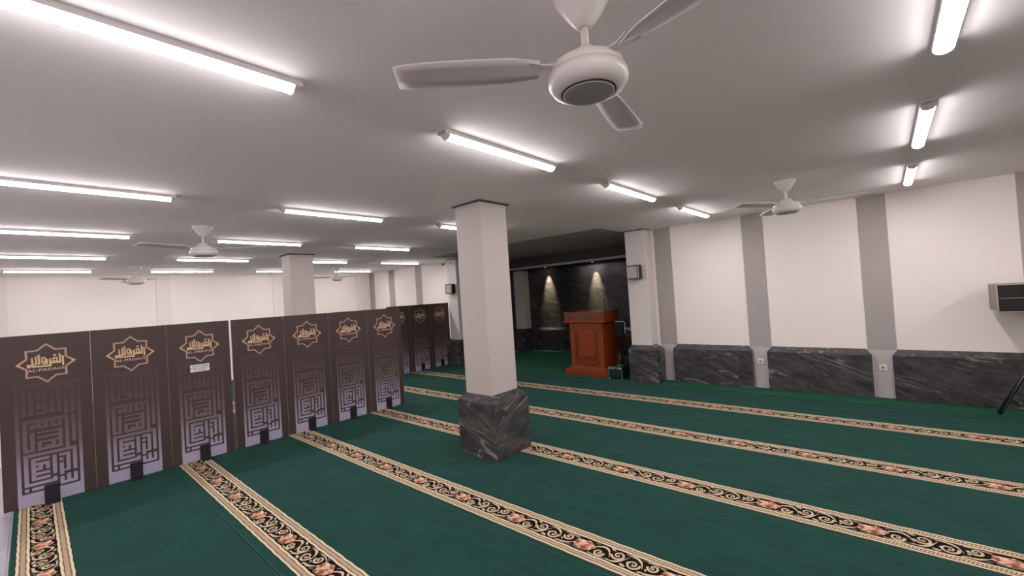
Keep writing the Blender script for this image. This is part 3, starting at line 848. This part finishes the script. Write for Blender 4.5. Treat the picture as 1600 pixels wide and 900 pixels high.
bm = bmesh.new(); box(bm, -.42, .42, -.323, -.319, 1.085, 1.21); obj('inset_board', bm, M['wood_red'], t)
bm = bmesh.new()
random.seed(3)
for (x0, x1, z) in ((-.20, -.03, 1.165), (.02, .16, 1.165), (-.02, .24, 1.115)):
    x = x0
    while x < x1:
        l_ = random.uniform(.02, .045); tube(bm, [(x, -.324, z), (x + l_ * .5, -.325, z + random.uniform(-.008, .012)), (x + l_, -.324, z + random.uniform(-.006, .006))], .005, 5); x += l_ + .006
obj('carved_ornament', bm, M['wood_dark'], t)
bm = bmesh.new(); blobp = [(-.375, 1.10), (-.33, 1.115), (-.29, 1.14), (-.26, 1.15), (-.27, 1.12), (-.31, 1.10)]
tube(bm, [(x, -.325, z) for x, z in blobp], .008, 6); obj('corner_carving', bm, M['wood_dark'], t)
t2 = thing('gooseneck_microphone', 'thin black gooseneck microphone standing on the wooden lectern', 'microphone', (-4.22, 7.55, 1.246))
bm = bmesh.new(); lathe(bm, [(.035, 0), (.033, .012), (.012, .018)], 16); obj('base', bm, M['black'], t2)
bm = bmesh.new(); tube(bm, [(0, 0, .015), (0, 0, .08), (.006, -.01, .14), (.016, -.02, .19)], .004, 8); obj('neck', bm, M['black'], t2)
bm = bmesh.new(); tube(bm, [(.015, -.02, .185), (.022, -.026, .225)], .011, 10); obj('capsule', bm, M['black'], t2)

# folding chair behind the lectern
t = thing('folding_chair', 'folding chair with navy backrest and chrome frame behind the lectern', 'chair', (-4.68, 8.80, -.003))
bm = bmesh.new()
bmesh.ops.create_cube(bm, size=1., matrix=Matrix.Translation((0, .03, .78)) @ Matrix.Diagonal((.40, .025, .22, 1))); bmesh.ops.bevel(bm, geom=list(bm.edges), offset=.01, segments=2, affect='EDGES')
obj('backrest', bm, M['navy'], t)
obj('seat', bbox_bm(-.20, .20, -.40, -.02, .43, .465, .012), M['navy'], t)
bm = bmesh.new(); tube(bm, [(-.225, -.34, .012), (-.225, -.10, .48), (-.225, .03, .70), (-.225, .045, .86), (-.21, .048, .895), (-.18, .05, .91), (.18, .05, .91), (.21, .048, .895), (.225, .045, .86), (.225, .03, .70), (.225, -.10, .48), (.225, -.34, .012)], .0115, 8); obj('front_frame', bm, M['chrome'], t)
for s in (-1, 1):
    bm = bmesh.new(); tube(bm, [(s * .205, -.36, .44), (s * .205, -.12, .30), (s * .205, .14, .012)], .010, 8); obj('leg', bm, M['chrome'], t)
bm = bmesh.new(); tube(bm, [(-.205, .09, .08), (.205, .09, .08)], .008, 8); obj('stretcher', bm, M['chrome'], t)

# low table
t = thing('side_table', 'low dark wooden table with reddish lower shelf between lectern and pillar', 'table', (-3.95, 8.15, -.003))
obj('tabletop', bbox_bm(-.40, .40, -.20, .20, .665, .705, .004), M['wood_dark'], t)
obj('apron', bbox_bm(-.36, .36, -.17, .17, .58, .665), M['wood_dark'], t)
obj('shelf', bbox_bm(-.37, .37, -.18, .18, .19, .225), M['wood_red'], t)
for sx in (-1, 1):
    for sy in (-1, 1): obj('leg', bbox_bm(sx * .35 - .02, sx * .35 + .02, sy * .16 - .02, sy * .16 + .02, 0, .60), M['wood_dark'], t)

# portable amplifier
t = thing('amplifier', 'small glossy black amplifier box with silver trim at lectern foot', 'amplifier', (-3.815, 7.16, -.003))
obj('cabinet', bbox_bm(-.145, .145, -.10, .16, .025, .235, .006), M['black'], t)
obj('front_panel', bbox_bm(-.135, .135, -.108, -.099, .045, .222), M['black_gloss'], t)
bm = bmesh.new()
box(bm, -.135, .135, -.112, -.106, .212, .222); box(bm, -.135, -.129, -.112, -.106, .045, .222); box(bm, .129, .135, -.112, -.106, .03, .222)
for pts in ([(-.13, .205), (-.07, .195), (-.03, .205)], [(.13, .205), (.07, .195), (.03, .205)]):
    tube(bm, [(x, -.111, z) for x, z in pts], .006, 6)
bmesh.ops.create_icosphere(bm, subdivisions=1, radius=.016, matrix=Matrix.Translation((-.02, -.110, .196)))
obj('silver_trim', bm, M['silver'], t)
for sx in (-1, 1):
    for sy in (-.09, .14):
        bm = bmesh.new(); lathe(bm, [(.012, 0), (.014, .012), (.008, .028)], 10, sx * .125, sy); obj('foot', bm, M['silver'], t)
t = thing('microphone_stand', 'short chrome microphone stand with cross base on the amplifier', 'stand', (-3.79, 7.21, .2325))
bm = bmesh.new()
for a in (0.2, 1.77): tube(bm, [(-.07 * math.cos(a), -.07 * math.sin(a), .006), (.07 * math.cos(a), .07 * math.sin(a), .006)], .005, 6)
obj('cross_base', bm, M['chrome'], t)
bm = bmesh.new(); tube(bm, [(0, 0, .005), (0, 0, .17)], .004, 8); obj('pole', bm, M['chrome'], t)
bm = bmesh.new(); bmesh.ops.create_icosphere(bm, subdivisions=2, radius=.010, matrix=Matrix.Translation((0, 0, .178))); obj('clip', bm, M['chrome'], t)

# ------------------------------------------------------------------ speakers
def mini_speaker(x, z, label, rz):
    t = thing('wall_speaker', label, 'speaker', (x, 7.095, z), rz, 'small square speakers on the pillars')
    obj('cabinet', bbox_bm(-.125, .125, -.115, -.02, -.118, .118, .004), M['black'], t)
    obj('grille', bbox_bm(-.112, .078, -.121, -.112, -.104, .104, .003), M['grille'], t)
    bm = bmesh.new()
    for b in ((-.128, .128, .108, .122), (-.128, .128, -.122, -.108), (-.128, -.114, -.122, .122), (.114, .128, -.122, .122), (.078, .086, -.11, .11)):
        box(bm, b[0], b[1], -.126, -.112, b[2], b[3])
    obj('front_frame', bm, M['black'], t)
    obj('side_strip', bbox_bm(.086, .114, -.119, -.112, -.108, .108), M['grille'], t)
    obj('bracket', bbox_bm(-.02, .02, -.03, .012, -.05, .05), M['black'], t)
    return t
mini_speaker(-3.30, 1.925, 'small square speaker on the white pillar right of the niche', 0)
mini_speaker(-8.24, 1.925, 'small square speaker on the wall pillar left of the nearest column', 0)
t = thing('line_speaker', 'long black wall speaker with two-row grille at the right picture edge', 'speaker', (1.40, 7.0, 1.29))
obj('cabinet', bbox_bm(-.52, .52, -.18, .30, -.145, .145, .008), M['speaker_side'], t)
bm = bmesh.new()
for b in ((-.52, .52, .139, .146), (-.52, .52, -.146, -.139), (-.52, -.512, -.146, .146), (.512, .52, -.146, .146)): box(bm, b[0], b[1], -.195, -.178, b[2], b[3])
obj('front_frame', bm, M['champagne'], t)
for z0, z1 in ((.003, .139), (-.139, -.003)): obj('grille', bbox_bm(-.512, .512, -.192, -.176, z0, z1, .003, 1), M['black_cloth'], t)
obj('divider', bbox_bm(-.50, .50, -.196, -.180, -.004, .004), M['speaker_side'], t)
obj('wall_bracket', bbox_bm(-.08, .08, .29, .398, -.06, .06), M['black'], t)

# tripod stand cut by the right edge
t = thing('tripod_stand', 'black tripod stand standing before the marble wainscot at right edge', 'stand', (1.27, 7.02, 0))
bm = bmesh.new(); tube(bm, [(0, 0, .03), (0, 0, 1.02)], .016, 10); obj('pole', bm, M['black'], t)
for q, a in enumerate((math.radians(188), math.radians(-62), math.radians(60))):
    dx, dy = math.cos(a), math.sin(a) if q != 2 else .30
    bm = bmesh.new(); tube(bm, [(.02 * dx, .02 * dy, .80), (.20 * dx, .20 * dy, .50), (.43 * dx, .43 * dy, .022)], .014, 8, r1=.022); obj('leg', bm, M['black'], t)
    bm = bmesh.new(); tube(bm, [(.01 * dx, .01 * dy, .10), (.30 * dx, .30 * dy, .29)], .010, 6); obj('brace', bm, M['black'], t)
bm = bmesh.new(); tube(bm, [(-.02, -.022, .80), (-.20, -.052, .51), (-.40, -.08, .06)], .0025, 6); obj('silver_rod', bm, M['silver'], t)
bm = bmesh.new(); box(bm, -.14, .05, -.03, .03, 0.83, .87); obj('head', bm, M['black'], t)

# ------------------------------------------------------------------ wall sockets, cctv, cable
def socket(x, z, label):
    t = thing('wall_socket', label, 'socket', (x, YF - .008, z), 0, 'white power sockets on the grey pilasters')
    obj('plate', bbox_bm(-.043, .043, -.014, 0, -.040, .040, .004), M['white_plastic'], t)
    bm = bmesh.new(); lathe(bm, [(.026, 0), (.026, .003), (.020, .003), (.020, -.004)], 20, cap=False); bmesh.ops.rotate(bm, verts=bm.verts, matrix=Matrix.Rotation(PI / 2, 3, 'X')); bmesh.ops.translate(bm, verts=bm.verts, vec=(0, -.014, 0)); obj('socket_ring', bm, M['white_plastic'], t)
    bm = bmesh.new(); lathe(bm, [(.019, .0), (.019, .0005)], 20); bmesh.ops.rotate(bm, verts=bm.verts, matrix=Matrix.Rotation(PI / 2, 3, 'X')); bmesh.ops.translate(bm, verts=bm.verts, vec=(0, -.0142, 0)); obj('socket_well', bm, M['fan_cap'], t)
socket(-1.51, .40, 'white power socket on the pilaster between first and second marble slabs')
socket(-.092, .395, 'white power socket on the pilaster left of the slab with the bright reflection')

t = thing('security_camera', 'small white security camera on the ceiling beside the left wall pillar', 'camera', (-8.33, 6.98, ZC - .001))
bm = bmesh.new(); lathe(bm, [(.045, 0), (.045, -.02), (.018, -.03), (.018, -.06)], 20); obj('mount', bm, M['white_plastic'], t)
bm = bmesh.new(); tube(bm, [(-.03, .05, -.075), (.02, -.09, -.115)], .036, 14); obj('body', bm, M['white_plastic'], t)
bm = bmesh.new(); tube(bm, [(.019, -.088, -.1145), (.023, -.100, -.118)], .030, 14); obj('lens', bm, M['dark'], t)
o = obj('speaker_cable', tube(bmesh.new(), [(-8.335, 7.087, 2.64), (-8.337, 7.087, 2.3), (-8.333, 7.087, 2.05)], .004, 6), M['white_plastic'])
tag(o, 'thin white cable running down the left wall pillar to the speaker', 'cable')
